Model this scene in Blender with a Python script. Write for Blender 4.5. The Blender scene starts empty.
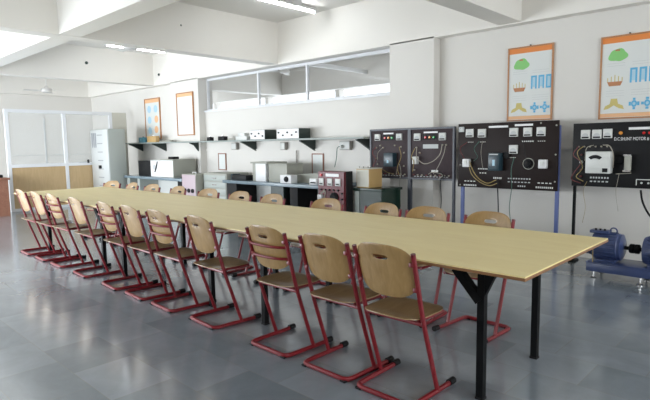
import bpy, bmesh, math, random
from mathutils import Vector, Matrix, Euler
random.seed(7)
S = bpy.context.scene
C = S.collection
PI = math.pi

# ------------------------------------------------------------------ camera
yaw, pitch, roll = math.radians(46.474), math.radians(6.063), math.radians(-0.843)
EYE = 1.33
fh = Vector((-math.cos(yaw), math.sin(yaw), 0)); rt = Vector((math.sin(yaw), math.cos(yaw), 0))
fw = fh*math.cos(pitch) - Vector((0, 0, 1))*math.sin(pitch)
up = rt.cross(fw)
r2 = rt*math.cos(roll) + up*math.sin(roll); u2 = -rt*math.sin(roll) + up*math.cos(roll)
cam = bpy.data.cameras.new('camera'); cam.sensor_width = 36; cam.lens = 524.66/650*36
cam.clip_start = .05; cam.clip_end = 200
co = bpy.data.objects.new('camera', cam); C.objects.link(co)
m = Matrix((r2, u2, -fw)).transposed().to_4x4(); m.translation = (0, 0, EYE)
co.matrix_world = m
S.camera = co
S.view_settings.view_transform = 'Standard'; S.view_settings.look = 'None'
S.view_settings.gamma = 1; S.view_settings.use_curve_mapping = False
S.view_settings.exposure = 0.14

# ------------------------------------------------------------------ daylight
w = bpy.data.worlds.new('sky'); S.world = w; w.use_nodes = True
bg = w.node_tree.nodes['Background']; bg.inputs[0].default_value = (.86, .93, 1, 1); bg.inputs[1].default_value = 2.4

def area(name, loc, rot, sx, sy, power, col=(1, 1, 1)):
    l = bpy.data.lights.new(name, 'AREA'); l.shape = 'RECTANGLE'; l.size = sx; l.size_y = sy
    l.energy = power; l.color = col
    o = bpy.data.objects.new(name, l); C.objects.link(o); o.location = loc; o.rotation_euler = rot
    return o
# daylight entering through the windows of the outer wall (behind and left of the camera)
for x, p in ((-13.4, 200), (-10.9, 200), (-8.4, 150), (-5.9, 90)):
    area('window_daylight', (x, -1.72, 1.15), (PI/2-.55, 0, 0), 1.9, 1.6, p, (.88, .94, 1))

# and through the windows of the wall behind the camera
for y, p in ((-.6, 75), (1.9, 75), (4.4, 70)):
    area('window_daylight', (5.45, y, 1.85), (PI/2, 0, PI/2), 1.9, 1.7, p, (.93, .97, 1))

# ------------------------------------------------------------------ materials
def mat(name, col, rough=.5, metal=0, emit=None, es=1, bump=0, bscale=60, var=0, vscale=4, coat=0, spec=None):
    m = bpy.data.materials.new(name); m.use_nodes = True
    nt = m.node_tree; b = nt.nodes['Principled BSDF']
    b.inputs['Base Color'].default_value = (*col, 1); b.inputs['Roughness'].default_value = rough
    b.inputs['Metallic'].default_value = metal
    if spec is not None: b.inputs['Specular IOR Level'].default_value = spec
    if coat: b.inputs['Coat Weight'].default_value = coat; b.inputs['Coat Roughness'].default_value = .15
    if emit:
        b.inputs['Emission Color'].default_value = (*emit, 1); b.inputs['Emission Strength'].default_value = es
    if bump or var:
        tc = nt.nodes.new('ShaderNodeTexCoord'); n = nt.nodes.new('ShaderNodeTexNoise')
        nt.links.new(tc.outputs['Object'], n.inputs['Vector'])
    if bump:
        n.inputs['Scale'].default_value = bscale; n.inputs['Detail'].default_value = 4
        bp = nt.nodes.new('ShaderNodeBump'); bp.inputs['Strength'].default_value = bump; bp.inputs['Distance'].default_value = .01
        nt.links.new(n.outputs['Fac'], bp.inputs['Height']); nt.links.new(bp.outputs['Normal'], b.inputs['Normal'])
    if var:
        n2 = nt.nodes.new('ShaderNodeTexNoise'); n2.inputs['Scale'].default_value = vscale; n2.inputs['Detail'].default_value = 5
        nt.links.new(tc.outputs['Object'], n2.inputs['Vector'])
        mx = nt.nodes.new('ShaderNodeMix'); mx.data_type = 'RGBA'
        mx.inputs['A'].default_value = (*[c*(1-var) for c in col], 1); mx.inputs['B'].default_value = (*[min(1, c*(1+var)) for c in col], 1)
        nt.links.new(n2.outputs['Fac'], mx.inputs['Factor']); nt.links.new(mx.outputs['Result'], b.inputs['Base Color'])
    return m

def wood(name, c1, c2, scale=(1.2, 22, 22), rough=.35, dist=1.5, coat=0):
    m = bpy.data.materials.new(name); m.use_nodes = True
    nt = m.node_tree; b = nt.nodes['Principled BSDF']; b.inputs['Roughness'].default_value = rough
    if coat: b.inputs['Coat Weight'].default_value = coat; b.inputs['Coat Roughness'].default_value = .12
    tc = nt.nodes.new('ShaderNodeTexCoord'); mp = nt.nodes.new('ShaderNodeMapping'); mp.inputs['Scale'].default_value = scale
    n = nt.nodes.new('ShaderNodeTexNoise'); n.inputs['Scale'].default_value = 1; n.inputs['Detail'].default_value = 6
    n.inputs['Distortion'].default_value = dist
    cr = nt.nodes.new('ShaderNodeValToRGB'); cr.color_ramp.elements[0].position = .3; cr.color_ramp.elements[1].position = .7
    cr.color_ramp.elements[0].color = (*c1, 1); cr.color_ramp.elements[1].color = (*c2, 1)
    nt.links.new(tc.outputs['Object'], mp.inputs['Vector']); nt.links.new(mp.outputs['Vector'], n.inputs['Vector'])
    nt.links.new(n.outputs['Fac'], cr.inputs['Fac']); nt.links.new(cr.outputs['Color'], b.inputs['Base Color'])
    return m

def glass_mat(name, col=(1, 1, 1), rough=0.0, milk=0.0):
    m = bpy.data.materials.new(name); m.use_nodes = True
    nt = m.node_tree; b = nt.nodes['Principled BSDF']
    out = nt.nodes['Material Output']
    t = nt.nodes.new('ShaderNodeBsdfTransparent'); t.inputs[0].default_value = (*col, 1)
    b.inputs['Base Color'].default_value = (.85, .88, .88, 1); b.inputs['Roughness'].default_value = rough
    mx = nt.nodes.new('ShaderNodeMixShader')
    lw = nt.nodes.new('ShaderNodeLayerWeight'); pw = nt.nodes.new('ShaderNodeMath'); pw.operation = 'POWER'; pw.inputs[1].default_value = 5
    fr = nt.nodes.new('ShaderNodeMath'); fr.operation = 'MULTIPLY_ADD'; fr.inputs[1].default_value = .9; fr.inputs[2].default_value = .04
    nt.links.new(lw.outputs['Facing'], pw.inputs[0]); nt.links.new(pw.outputs[0], fr.inputs[0])
    if milk:
        mx.inputs[0].default_value = milk
    else:
        g = nt.nodes.new('ShaderNodeBsdfGlossy'); g.inputs['Roughness'].default_value = rough
        nt.links.new(fr.outputs[0], mx.inputs[0]); nt.links.new(t.outputs[0], mx.inputs[1]); nt.links.new(g.outputs[0], mx.inputs[2])
        nt.links.new(mx.outputs[0], out.inputs[0]); return m
    nt.links.new(t.outputs[0], mx.inputs[1]); nt.links.new(b.outputs[0], mx.inputs[2]); nt.links.new(mx.outputs[0], out.inputs[0])
    return m

def floor_mat():
    m = bpy.data.materials.new('polished_stone_tiles'); m.use_nodes = True
    nt = m.node_tree; b = nt.nodes['Principled BSDF']; L = nt.links.new
    tc = nt.nodes.new('ShaderNodeTexCoord'); mp = nt.nodes.new('ShaderNodeMapping')
    mp.inputs['Location'].default_value = (.15, -.05, 0)
    br = nt.nodes.new('ShaderNodeTexBrick'); br.inputs['Scale'].default_value = 1
    br.inputs['Brick Width'].default_value = .5; br.inputs['Row Height'].default_value = .36
    br.inputs['Mortar Size'].default_value = .0022; br.inputs['Mortar Smooth'].default_value = .3
    br.inputs['Bias'].default_value = -.1; br.offset = .5
    br.inputs['Color1'].default_value = (.215, .25, .285, 1); br.inputs['Color2'].default_value = (.31, .345, .385, 1)
    br.inputs['Mortar'].default_value = (.26, .27, .27, 1)
    n = nt.nodes.new('ShaderNodeTexNoise'); n.inputs['Scale'].default_value = 2.6; n.inputs['Detail'].default_value = 8; n.inputs['Roughness'].default_value = .65
    n.inputs['Distortion'].default_value = .6
    cr = nt.nodes.new('ShaderNodeValToRGB'); cr.color_ramp.elements[0].color = (.78, .80, .80, 1); cr.color_ramp.elements[1].color = (1.0, 1.0, 1.0, 1)
    cr.color_ramp.elements[0].position = .32; cr.color_ramp.elements[1].position = .7
    mx = nt.nodes.new('ShaderNodeMix'); mx.data_type = 'RGBA'; mx.blend_type = 'MULTIPLY'; mx.inputs['Factor'].default_value = 1
    L(tc.outputs['Object'], mp.inputs['Vector']); L(mp.outputs['Vector'], br.inputs['Vector']); L(tc.outputs['Object'], n.inputs['Vector'])
    L(n.outputs['Fac'], cr.inputs['Fac']); L(br.outputs['Color'], mx.inputs['A']); L(cr.outputs['Color'], mx.inputs['B'])
    L(mx.outputs['Result'], b.inputs['Base Color'])
    rr = nt.nodes.new('ShaderNodeMapRange'); rr.inputs['To Min'].default_value = .15; rr.inputs['To Max'].default_value = .3
    L(n.outputs['Fac'], rr.inputs['Value']); L(rr.outputs['Result'], b.inputs['Roughness'])
    bp = nt.nodes.new('ShaderNodeBump'); bp.inputs['Strength'].default_value = .12; bp.inputs['Distance'].default_value = .004
    L(n.outputs['Fac'], bp.inputs['Height']); L(bp.outputs['Normal'], b.inputs['Normal'])
    b.inputs['Specular IOR Level'].default_value = 1.0
    b.inputs['Coat Weight'].default_value = .6; b.inputs['Coat Roughness'].default_value = .12
    return m

M = dict(
    wall=mat('painted_plaster', (.745, .72, .675), .55, bump=.05, bscale=90, var=.02, vscale=1.3),
    beam=mat('beam_paint', (.83, .80, .745), .45, bump=.04, bscale=50, var=.03, vscale=1.1),
    ceil=mat('ceiling_paint', (.83, .81, .77), .6, bump=.03),
    floor=floor_mat(),
    laminate=wood('maple_laminate', (.80, .65, .305), (.86, .72, .365), (2.0, 9, 9), .42, 1.0),
    edge=wood('brown_edge_band', (.20, .09, .035), (.27, .13, .055), (2, 30, 30), .4),
    ply=wood('birch_plywood', (.32, .19, .065), (.43, .27, .108), (26, 26, 3.0), .38, 1.2, coat=.35),
    seatply=wood('worn_seat_plywood', (.33, .21, .10), (.44, .295, .15), (26, 3.0, 26), .32, 1.2, coat=.4),
    red=mat('red_powder_coat', (.20, .008, .014), .38, coat=.15),
    black=mat('black_plastic', (.008, .008, .009), .55, spec=.25),
    blackmetal=mat('black_painted_steel', (.004, .0045, .005), .5, .0, spec=.15),
    brownboard=mat('brown_black_bakelite', (.018, .011, .010), .55, var=.15, vscale=8, spec=.25),
    greyboard=mat('purple_grey_bakelite', (.050, .034, .038), .55, var=.15, vscale=8, spec=.25),
    frameblue=mat('slate_painted_frame', (.045, .05, .065), .4),
    blueleg=mat('blue_painted_steel', (.11, .15, .36), .4),
    motorblue=mat('blue_machine_enamel', (.045, .068, .17), .35, coat=.3, var=.12, vscale=14),
    steel=mat('bright_steel', (.6, .6, .6), .25, 1),
    white=mat('white_enamel', (.82, .82, .82), .35),
    offwhite=mat('off_white_face', (.70, .71, .68), .35),
    cream=mat('cream_card', (.78, .76, .70), .6),
    alu=mat('white_aluminium', (.82, .83, .85), .35),
    tan=wood('tan_ply_panel', (.53, .37, .19), (.60, .43, .235), (1.5, 20, 3), .5),
    beige=mat('beige_board', (.64, .62, .54), .55),
    cabgrey=mat('grey_green_enamel', (.41, .44, .41), .45),
    cabwhite=mat('white_cabinet_enamel', (.60, .62, .61), .4),
    labelgrey=mat('dark_label_print', (.30, .31, .33), .6),
    boxgrey=mat('grey_instrument_paint', (.36, .36, .31), .5),
    benchtop=mat('grey_blue_stone_top', (.19, .25, .29), .22, var=.2, vscale=7),
    bracket=mat('dark_green_steel', (.02, .035, .03), .4),
    green=mat('dark_green_enamel', (.008, .028, .018), .25),
    shelf=mat('grey_green_shelf', (.33, .37, .35), .45),
    palorange=mat('pale_orange_print', (.84, .50, .27), .55),  # footer print; on the left charts, orange with overexposure put into the colour
    orange=mat('orange_print', (.80, .26, .06), .55),
    orangedark=wood('varnished_frame', (.42, .19, .08), (.52, .26, .12), (4, 30, 30), .4),
    paper=mat('chart_paper', (.74, .76, .74), .5),
    pgreen=mat('green_print', (.26, .62, .20), .6),
    pblue=mat('blue_print', (.13, .46, .72), .6),
    plight=mat('pale_blue_print', (.45, .66, .78), .6),
    pyellow=mat('ochre_print', (.62, .52, .18), .6),
    pbrown=mat('brown_print', (.50, .22, .10), .6),
    pgrey=mat('grey_print', (.55, .57, .57), .6),
    redpanel=mat('maroon_enamel', (.12, .007, .013), .35),
    redlamp=mat('red_lens', (.6, .02, .02), .25), greenlamp=mat('green_lens', (.02, .3, .06), .25),
    amber=mat('amber_lens', (.75, .30, .05), .25),
    pink=mat('pinkish_grey_enamel', (.50, .40, .44), .45),
    brown=wood('brown_desk', (.26, .11, .07), (.34, .16, .10), (3, 20, 20), .45),
    cord_y=mat('yellow_lead', (.34, .25, .09), .5), cord_r=mat('red_lead', (.16, .03, .03), .5),
    cord_g=mat('green_lead', (.04, .12, .09), .5), cord_w=mat('pale_lead', (.36, .33, .27), .5),
    teal=mat('teal_plastic', (.07, .20, .25), .4), yellowbox=mat('wooden_box', (.55, .36, .15), .5),
    darkblue=mat('dark_teal_device', (.02, .045, .06), .3),
    tube=mat('fluorescent_tube', (.9, .9, .9), .4, emit=(.93, .97, 1), es=32.0),
    fan=mat('fan_enamel', (.72, .70, .67), .4),
    glass=glass_mat('clear_glass'), frosted=glass_mat('milky_glass', (1, 1, 1), .2, .2),
    socket=mat('grey_socket', (.34, .32, .29), .5),
)

# ------------------------------------------------------------------ mesh helpers
class MB:
    def __init__(s): s.b = bmesh.new()
    def box(s, x0, x1, y0, y1, z0, z1, bev=0, mat=None):
        g = bmesh.ops.create_cube(s.b, size=1)
        vs = g['verts']
        for v in vs:
            v.co = Vector(((x0+x1)/2+v.co.x*(x1-x0), (y0+y1)/2+v.co.y*(y1-y0), (z0+z1)/2+v.co.z*(z1-z0)))
            if mat is not None: v.co = mat @ v.co
        if bev:
            es = list({e for v in vs for e in v.link_edges})
            bmesh.ops.bevel(s.b, geom=es, offset=bev, segments=2, affect='EDGES', profile=.5)
        return s
    def cyl(s, p0, p1, r, r1=None, n=16):
        p0, p1 = Vector(p0), Vector(p1); d = p1-p0; L = d.length
        q = d.to_track_quat('Z', 'Y').to_matrix().to_4x4()
        bmesh.ops.create_cone(s.b, cap_ends=True, segments=n, radius1=r, radius2=r if r1 is None else r1, depth=L,
                              matrix=Matrix.Translation((p0+p1)/2) @ q)
        return s
    def lathe(s, prof, o=(0, 0, 0), axis=(0, 0, 1), n=24):
        q = Vector(axis).to_track_quat('Z', 'Y').to_matrix(); o = Vector(o); rings = []
        for r, z in prof:
            rings.append([s.b.verts.new(o + q @ Vector((r*math.cos(2*PI*k/n), r*math.sin(2*PI*k/n), z))) for k in range(n)])
        for a, b in zip(rings, rings[1:]):
            for k in range(n): s.b.faces.new((a[k], a[(k+1) % n], b[(k+1) % n], b[k]))
        s.b.faces.new(rings[0][::-1]); s.b.faces.new(rings[-1]); return s
    def tube(s, pts, r, n=8, sq=False, close=False):
        pts = [Vector(p) for p in pts]; rings = []; N = len(pts)
        ref = None
        for i, p in enumerate(pts):
            if close: t = (pts[(i+1) % N]-pts[i-1]).normalized()
            else: t = (pts[min(i+1, N-1)]-pts[max(i-1, 0)]).normalized()
            if ref is None:
                ref = Vector((0, 0, 1)) if abs(t.z) < .9 else Vector((1, 0, 0))
            u = (ref - t*ref.dot(t)).normalized(); v = t.cross(u); ref = u
            if sq: cs = [(1, 1), (-1, 1), (-1, -1), (1, -1)]
            else: cs = [(math.cos(2*PI*k/n), math.sin(2*PI*k/n)) for k in range(n)]
            rings.append([s.b.verts.new(p+u*(a*r)+v*(b*r)) for a, b in cs])
        k_ = len(rings[0])
        for i in range(N if close else N-1):
            a, b = rings[i], rings[(i+1) % N]
            for k in range(k_): s.b.faces.new((a[k], a[(k+1) % k_], b[(k+1) % k_], b[k]))
        if not close: s.b.faces.new(rings[0][::-1]); s.b.faces.new(rings[-1])
        return s
    def prism(s, pts, axis, a0, a1):          # outline in the two other axes, extruded along axis
        def P(u, v, a):
            return {'x': (a, u, v), 'y': (u, a, v), 'z': (u, v, a)}[axis]
        A = [s.b.verts.new(P(u, v, a0)) for u, v in pts]; B = [s.b.verts.new(P(u, v, a1)) for u, v in pts]
        s.b.faces.new(A); s.b.faces.new(B[::-1]); n = len(pts)
        for k in range(n): s.b.faces.new((A[k], B[k], B[(k+1) % n], A[(k+1) % n]))
        return s
    def ell(s, c, r, seg=16):
        bmesh.ops.create_uvsphere(s.b, u_segments=seg, v_segments=seg//2, radius=1,
                                  matrix=Matrix.Translation(c) @ Matrix.Diagonal((*r, 1)))
        return s
    def build(s, name, m, parent=None, smooth=True):
        bmesh.ops.recalc_face_normals(s.b, faces=s.b.faces)
        me = bpy.data.meshes.new(name); s.b.to_mesh(me); s.b.free()
        me.materials.append(M[m] if isinstance(m, str) else m)
        if smooth:
            for p in me.polygons: p.use_smooth = True
            try: me.set_sharp_from_angle(angle=math.radians(35))
            except Exception: pass
        o = bpy.data.objects.new(name, me); C.objects.link(o)
        if parent: o.parent = parent
        return o

def fillet(pts, r=.04, n=5):
    pts = [Vector(p) for p in pts]; out = [pts[0]]
    for a, b, c in zip(pts, pts[1:], pts[2:]):
        d1 = (a-b); d2 = (c-b); rr = min(r, d1.length*.45, d2.length*.45)
        p = b+d1.normalized()*rr; q = b+d2.normalized()*rr
        for k in range(n+1):
            t = k/n; out.append(p*(1-t)**2 + b*2*t*(1-t) + q*t*t)
    out.append(pts[-1]); return out
def curve(pts, n=8):                            # Catmull-Rom
    pts = [Vector(p) for p in pts]; P = [pts[0]*2-pts[1]]+pts+[pts[-1]*2-pts[-2]]; out = []
    for i in range(1, len(P)-2):
        for k in range(n):
            t = k/n; a, b, c, d = P[i-1:i+3]
            out.append(.5*((2*b)+(c-a)*t+(2*a-5*b+4*c-d)*t*t+(3*b-a-3*c+d)*t**3))
    out.append(pts[-1]); return out

def tag(o, label, cat, group=None, kind=None):
    o['label'] = label; o['category'] = cat
    if group: o['group'] = group
    if kind: o['kind'] = kind
    return o
def thing(name, label, cat, loc=(0, 0, 0), rz=0, group=None):
    o = bpy.data.objects.new(name, None); C.objects.link(o); o.empty_display_size = .1
    o.location = loc; o.rotation_euler = (0, 0, rz); return tag(o, label, cat, group)
def struct(name, mb, m, label=None):
    o = mb.build(name, m, smooth=False); o['kind'] = 'structure'
    if label: o['label'] = label; o['category'] = 'wall' if 'wall' in name else name.split('_')[0]
    return o
def dup(root, label, loc=None, rz=None, group=None):
    r = root.copy(); C.objects.link(r); r['label'] = label
    if loc is not None: r.location = loc
    if rz is not None: r.rotation_euler = (0, 0, rz)
    if group: r['group'] = group
    for ch in list(root.children):
        c = ch.copy(); C.objects.link(c); c.parent = r
        for g in list(ch.children):
            d = g.copy(); C.objects.link(d); d.parent = c
    return r

# ------------------------------------------------------------------ room shell
YW, YF = 6.30, 6.15          # right wall plane; front plane of its columns and beams
ZC, ZB = 3.40, 2.72          # ceiling, beam undersides
XE, XB = 5.5, -14.9          # wall behind the camera, far end wall
YL = -1.8
struct('floor', MB().box(XB-.2, XE+.2, YL-.2, 10.4, -.1, 0), 'floor', 'polished blue-grey stone floor laid in large rectangular slabs')
struct('ceiling', MB().box(XB-.2, XE+.2, YL-.2, 10.4, ZC, ZC+.12), 'ceil', 'white coffered ceiling slab above the beams')
# right wall: full-height plaster with a long clerestory opening, columns standing forward
wx0, wx1, wz0 = -9.38, -4.54, 2.055
b = MB()
b.box(XB, wx0, YW, YW+.2, 0, ZC); b.box(wx0, wx1, YW, YW+.2, 0, wz0); b.box(wx1, XE, YW, YW+.2, 0, ZC)
b.box(wx0, wx1, YW, YW+.2, ZB, ZC)
struct('wall_right', b, 'wall', 'long off-white plaster wall behind the instrument panels and shelf')
struct('trim_1', MB().box(-4.54, -3.82, YF, YW, 0, ZB), 'wall', 'square plaster column right of the clerestory window')
struct('trim_2', MB().box(-10.45, -9.38, YF, YW, 0, ZB), 'wall', 'wide plaster column left of the clerestory window, carrying a framed chart')
struct('trim_3', MB().box(XB, XE, YF, YW, ZB-.015, ZC), 'beam', 'deep beam running along the top of the right wall')
struct('trim_4', MB().box(XB, XE, 2.57, 2.83, ZB, ZC), 'beam', 'long ceiling beam running the length of the room over the table')
n = 5
for x0, x1, lab in ((-2.92, -2.65, 'cross beam at the top right over the charts'), (-7.14, -6.9, 'cross beam in the middle of the ceiling with a small dark hook'),
                    (-11.4, -11.15, 'farthest cross beam before the end of the room')):
    struct('trim_%d' % n, MB().box(x0, x1, YL, YF, ZB-.005, ZC), 'beam', lab); n += 1
struct('trim_8', MB().box(XB, XB+.18, YL, YF, 2.70, ZC), 'beam', 'beam across the top of the far end wall')
struct('wall_far', MB().box(XB-.2, XB, YL-.2, YW+.2, 0, ZC), 'wall', 'cream end wall behind the glass partition')
b = MB(); b.box(XE, XE+.2, YL-.2, YW+.2, 0, .9); b.box(XE, XE+.2, YL-.2, YW+.2, 2.7, ZC)
for y0, y1 in ((YL-.2, -1.6), (.4, .9), (2.9, 3.4), (5.4, YW+.2)): b.box(XE, XE+.2, y0, y1, .9, 2.7)
struct('wall_back', b, 'wall', 'plaster wall behind the camera')
# outer wall with windows (out of frame, lets the daylight in)
b = MB(); xs = [XB]
for x in (-13.4, -10.9, -8.4, -5.9): xs += [x-1.0, x+1.0]
xs.append(XE)
for k in range(0, len(xs), 2): b.box(xs[k], xs[k+1], YL-.2, YL, 0, ZC)
b.box(XB, XE, YL-.2, YL, 0, .3); b.box(XB, XE, YL-.2, YL, 2.0, ZC)
struct('wall_left', b, 'wall', 'outer wall pierced by a row of windows')
# conduit trunking along the right wall
tk = MB(); tk.box(-3.82, XE, YW-.02, YW, 1.235, 1.262); tk.box(-9.38, -4.54, YW-.02, YW, 1.235, 1.262)
struct('trim_9', tk, 'wall', 'thin conduit trunking running along the right wall at panel height')

# neighbouring room seen through the clerestory
b = MB(); b.box(-17, 3, 10.2, 10.4, 0, .9)
for x in (-16.9, -14.6, -12.0, -9.2, -6.4, -3.6): b.box(x-.07, x+.07, 10.2, 10.4, .9, ZB)
b.box(-3.5, 3, 10.2, 10.4, .9, ZB); b.box(-17, 3, 10.05, 10.4, ZB-.0, ZC)
NR = struct('wall_neighbour', b, 'wall', 'bright window wall of the next room seen through the clerestory')
struct('trim_10', MB().box(-11.4, -11.15, YW+.2, 10.05, ZB, ZC), 'beam', 'cross beam in the next room seen through the clerestory')
struct('wall_neighbour_end', MB().box(-17.2, -17, YW+.2, 10.4, 0, ZC), 'wall')
struct('wall_neighbour_near', MB().box(-1.0, -.8, YW+.2, 10.4, 0, ZC), 'wall')

# clerestory window
win = bpy.data.objects.new('window_1', None); C.objects.link(win); win['kind'] = 'structure'
win['label'] = 'long high internal window of three clear panes in white frames'; win['category'] = 'window'
fy0, fy1 = YW+.06, YW+.11
f = MB(); f.box(wx0, wx1, fy0, fy1, wz0, wz0+.03); f.box(wx0, wx1, fy0, fy1, ZB-.055, ZB-.015)
f.box(wx0, wx0+.03, fy0, fy1, wz0+.03, ZB-.055); f.box(wx1-.03, wx1, fy0, fy1, wz0+.03, ZB-.055)
f.build('window_frame', 'alu', win)
cuts = [wx0+.03, -7.72, -6.43, wx1-.03]
for x in cuts[1:3]: MB().box(x-.018, x+.018, fy0, fy1, wz0+.03, ZB-.055).build('mullion', 'alu', win)
for a, c in zip(cuts, cuts[1:]): MB().box(a+.018, c-.018, fy0+.02, fy0+.025, wz0+.03, ZB-.055).build('pane', 'glass', win)
struct('trim_11', MB().box(wx0, wx1, YW-.03, YW+.06, wz0-.03, wz0), 'alu', 'white sill below the clerestory window')

# small dark hooks / holes on the beams
for (x, y, z), lab in (((-6.92, 4.28, 3.08), 'small dark hook hole on the middle cross beam'),
                       ((-11.15, 4.66, 3.07), 'small dark hook hole on the far cross beam')):
    o = MB().lathe([(.032, 0), (.032, .01), (.018, .016), (.01, .024)], (x, y, z), (1, 0, 0), 12).build('beam_hook', 'bracket')
    tag(o, lab, 'hook', 'hooks on the beams')
o = MB().lathe([(.03, 0), (.03, .012), (.012, .03)], (-10.9, YF, 2.93), (0, -1, 0), 12).build('beam_hook', 'bracket')
tag(o, 'small dark hook hole on the wall beam over the left posters', 'hook', 'hooks on the beams')

# ------------------------------------------------------------------ long table
T0, T1, TY0, TY1, TZ = -7.78, -.90, 2.192, 3.385, .75
tb = thing('conference_table', 'very long maple-topped table on black steel legs with chairs on both sides', 'table', (T1, (TY0+TY1)/2, 0))
def L(o): return o
def tl(mb, name, m, **k):
    o = mb.build(name, m, tb); o.matrix_parent_inverse = Matrix.Translation(-tb.location); return o
tl(MB().box(T0, T1, TY0, TY1, TZ-.008, TZ), 'tabletop', 'laminate')
tl(MB().box(T0+.0005, T1+.0025, TY0-.0025, TY1+.0025, TZ-.022, TZ-.0082, .002), 'edge_band', 'edge')
ap = MB()
for y in (2.44, 3.14): ap.box(T0+.3, T1-.2, y-.012, y+.012, TZ-.075, TZ-.0225)
for x in (-1.22, -2.95, -3.63, -5.2, -5.68, -7.3): ap.box(x-.012, x+.012, 2.44, 3.14, TZ-.075, TZ-.0225)
tl(ap, 'under_frame', 'blackmetal')
for x in (-1.22, -2.95, -3.63, -5.2, -5.68, -7.3):
    for y in (2.44, 3.14):
        lg = MB().box(x-.019, x+.019, y-.019, y+.019, 0.012, TZ-.076)
        inner = -1 if x in (-1.22, -3.63, -5.68) else 1
        lg.tube([(x+inner*.01, y, TZ-.23), (x+inner*.15, y, TZ-.075)], .022, sq=True)
        lg.prism([(x-inner*.018, TZ-.2), (x-inner*.075, TZ-.078), (x-inner*.018, TZ-.078)], 'y', y-.015, y+.015)
        o = tl(lg, 'leg', 'blackmetal')
        f = MB().box(x-.022, x+.022, y-.022, y+.022, 0, .0118).build('foot_cap', 'black', o)

# ------------------------------------------------------------------ chairs (face local +y)
def back_y(x, z):                                # plywood shell, centre set back, leaning
    return -.138 - (z-.5)*.27 + 1.2*x*x
def make_backrest():
    N, K = 56, 9; b = bmesh.new()
    cz, hz, hx, sz = .686, .143, .184, .758
    def outer(t):
        c, s = math.cos(t), math.sin(t); n = 3.1
        r = (abs(c)**n + abs(s)**n)**(-1/n)
        x = hx*r*c*(1 - .05*max(0, -s)); z = cz + hz*r*s
        return x, z
    def slot(t):
        c, s = math.cos(t), math.sin(t); n = 3.0
        r = (abs(c)**n + abs(s)**n)**(-1/n)
        return .048*r*c, sz+.0125*r*s
    front, back = [], []
    for k in range(K+1):
        f = k/K; rf, rb = [], []
        for i in range(N):
            t = 2*PI*i/N; (ox, oz), (ix, iz) = outer(t), slot(t)
            x, z = ix*(1-f)+ox*f, iz*(1-f)+oz*f; y = back_y(x, z)
            e = .0035 if k in (0, K) else 0
            rf.append(b.verts.new((x, y+.005-e*.7, z))); rb.append(b.verts.new((x, y-.005+e*.7, z)))
        front.append(rf); back.append(rb)
    for L_, flip in ((front, 0), (back, 1)):
        for k in range(K):
            for i in range(N):
                q = (L_[k][i], L_[k][(i+1) % N], L_[k+1][(i+1) % N], L_[k+1][i])
                b.faces.new(q[::-1] if flip else q)
    for k in (0, K):
        for i in range(N): b.faces.new((front[k][i], front[k][(i+1) % N], back[k][(i+1) % N], back[k][i]))
    mb = MB(); mb.b.free(); mb.b = b; return mb
def make_seat():
    b = bmesh.new(); N, K = 56, 8; T, Bm = [], []
    def out(t):
        c, s = math.cos(t), math.sin(t); n = 3.6
        r = (abs(c)**n + abs(s)**n)**(-1/n)
        y = .0 + .185*r*s
        return .18*r*c*(1+.04*s), y
    for k in range(1, K+1):
        f = k/K; rt_, rb = [], []
        for i in range(N):
            x, y = out(2*PI*i/N); x *= f; y = y*f
            z = .447 - .012*math.exp(-((y+.05)/.09)**2)*(1-(x/.19)**2) - .02*max(0, (y-.14)/.07)**2 + .010*max(0, (-y-.1)/.08)
            e = .003 if k == K else 0
            rt_.append(b.verts.new((x, y, z-e))); rb.append(b.verts.new((x, y, z-.011+e)))
        T.append(rt_); Bm.append(rb)
    for L_, fl in ((T, 0), (Bm, 1)):
        for k in range(K-1):
            for i in range(N):
                q = (L_[k][i], L_[k][(i+1) % N], L_[k+1][(i+1) % N], L_[k+1][i]); b.faces.new(q[::-1] if fl else q)
        b.faces.new(L_[0] if not fl else L_[0][::-1])
    for i in range(N): b.faces.new((T[-1][i], T[-1][(i+1) % N], Bm[-1][(i+1) % N], Bm[-1][i]))
    mb = MB(); mb.b.free(); mb.b = b; return mb
UX = .187
def make_chair(rails):
    t = thing('school_chair', '', 'chair', (0, 0, 0))
    make_seat().build('seat', 'seatply', t)
    make_backrest().build('backrest', 'ply', t)
    sk = MB().tube(fillet([(-UX, .19, .014), (-UX+.006, -.19, .014), (UX-.006, -.19, .014), (UX, .19, .014)], .05, 6), .0138, 10).build('skid_base', 'red', t)
    for s in (-1, 1):
        MB().cyl((s*UX, .165, .0185), (s*UX, .215, .0185), .0185, n=12).build('end_cap', 'black', sk)
        MB().box(s*(UX-.03)-.02, s*(UX-.03)+.02, -.205, -.175, 0, .012, .003).build('glide', 'black', sk)
        up_ = MB().tube(fillet([(s*UX, .045, .02), (s*UX, -.095, .43), (s*UX, -.185, .785)], .12, 8), .0125, 10).build('upright', 'red', t)
        MB().cyl((s*UX, -.1838, .78), (s*UX, -.187, .793), .0128, n=10).build('tube_cap', 'redpanel', up_)
        for z in (.60, .735):
            y = back_y(.158, z); br = MB().box(s*.176-.016, s*.176+.01, y-.016, y-.003, z-.011, z+.011, .003)
            br.build('bracket', 'red', t)
    fr = MB()
    for s in (-1, 1):
        fr.tube(fillet([(s*UX, -.085, .405), (s*.148, -.09, .42), (s*.148, .15, .42)], .03), .011, 8)
    fr.tube([(-.148, .13, .418), (.148, .13, .418)], .011, 8); fr.tube([(-UX, -.088, .41), (UX, -.088, .41)], .011, 8)
    fr.build('seat_frame', 'red', t)
    if rails:
        for z in (.625, .70):
            y = -.185 + (.785-z)*.2535
            MB().tube(curve([(-UX, y, z), (-.09, y-.045, z), (.09, y-.045, z), (UX, y, z)]), .009, 8).build('back_rail', 'red', t)
    return t
plain, railed = make_chair(False), make_chair(True)
first = {0: plain, 1: railed}; used = set()
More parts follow.
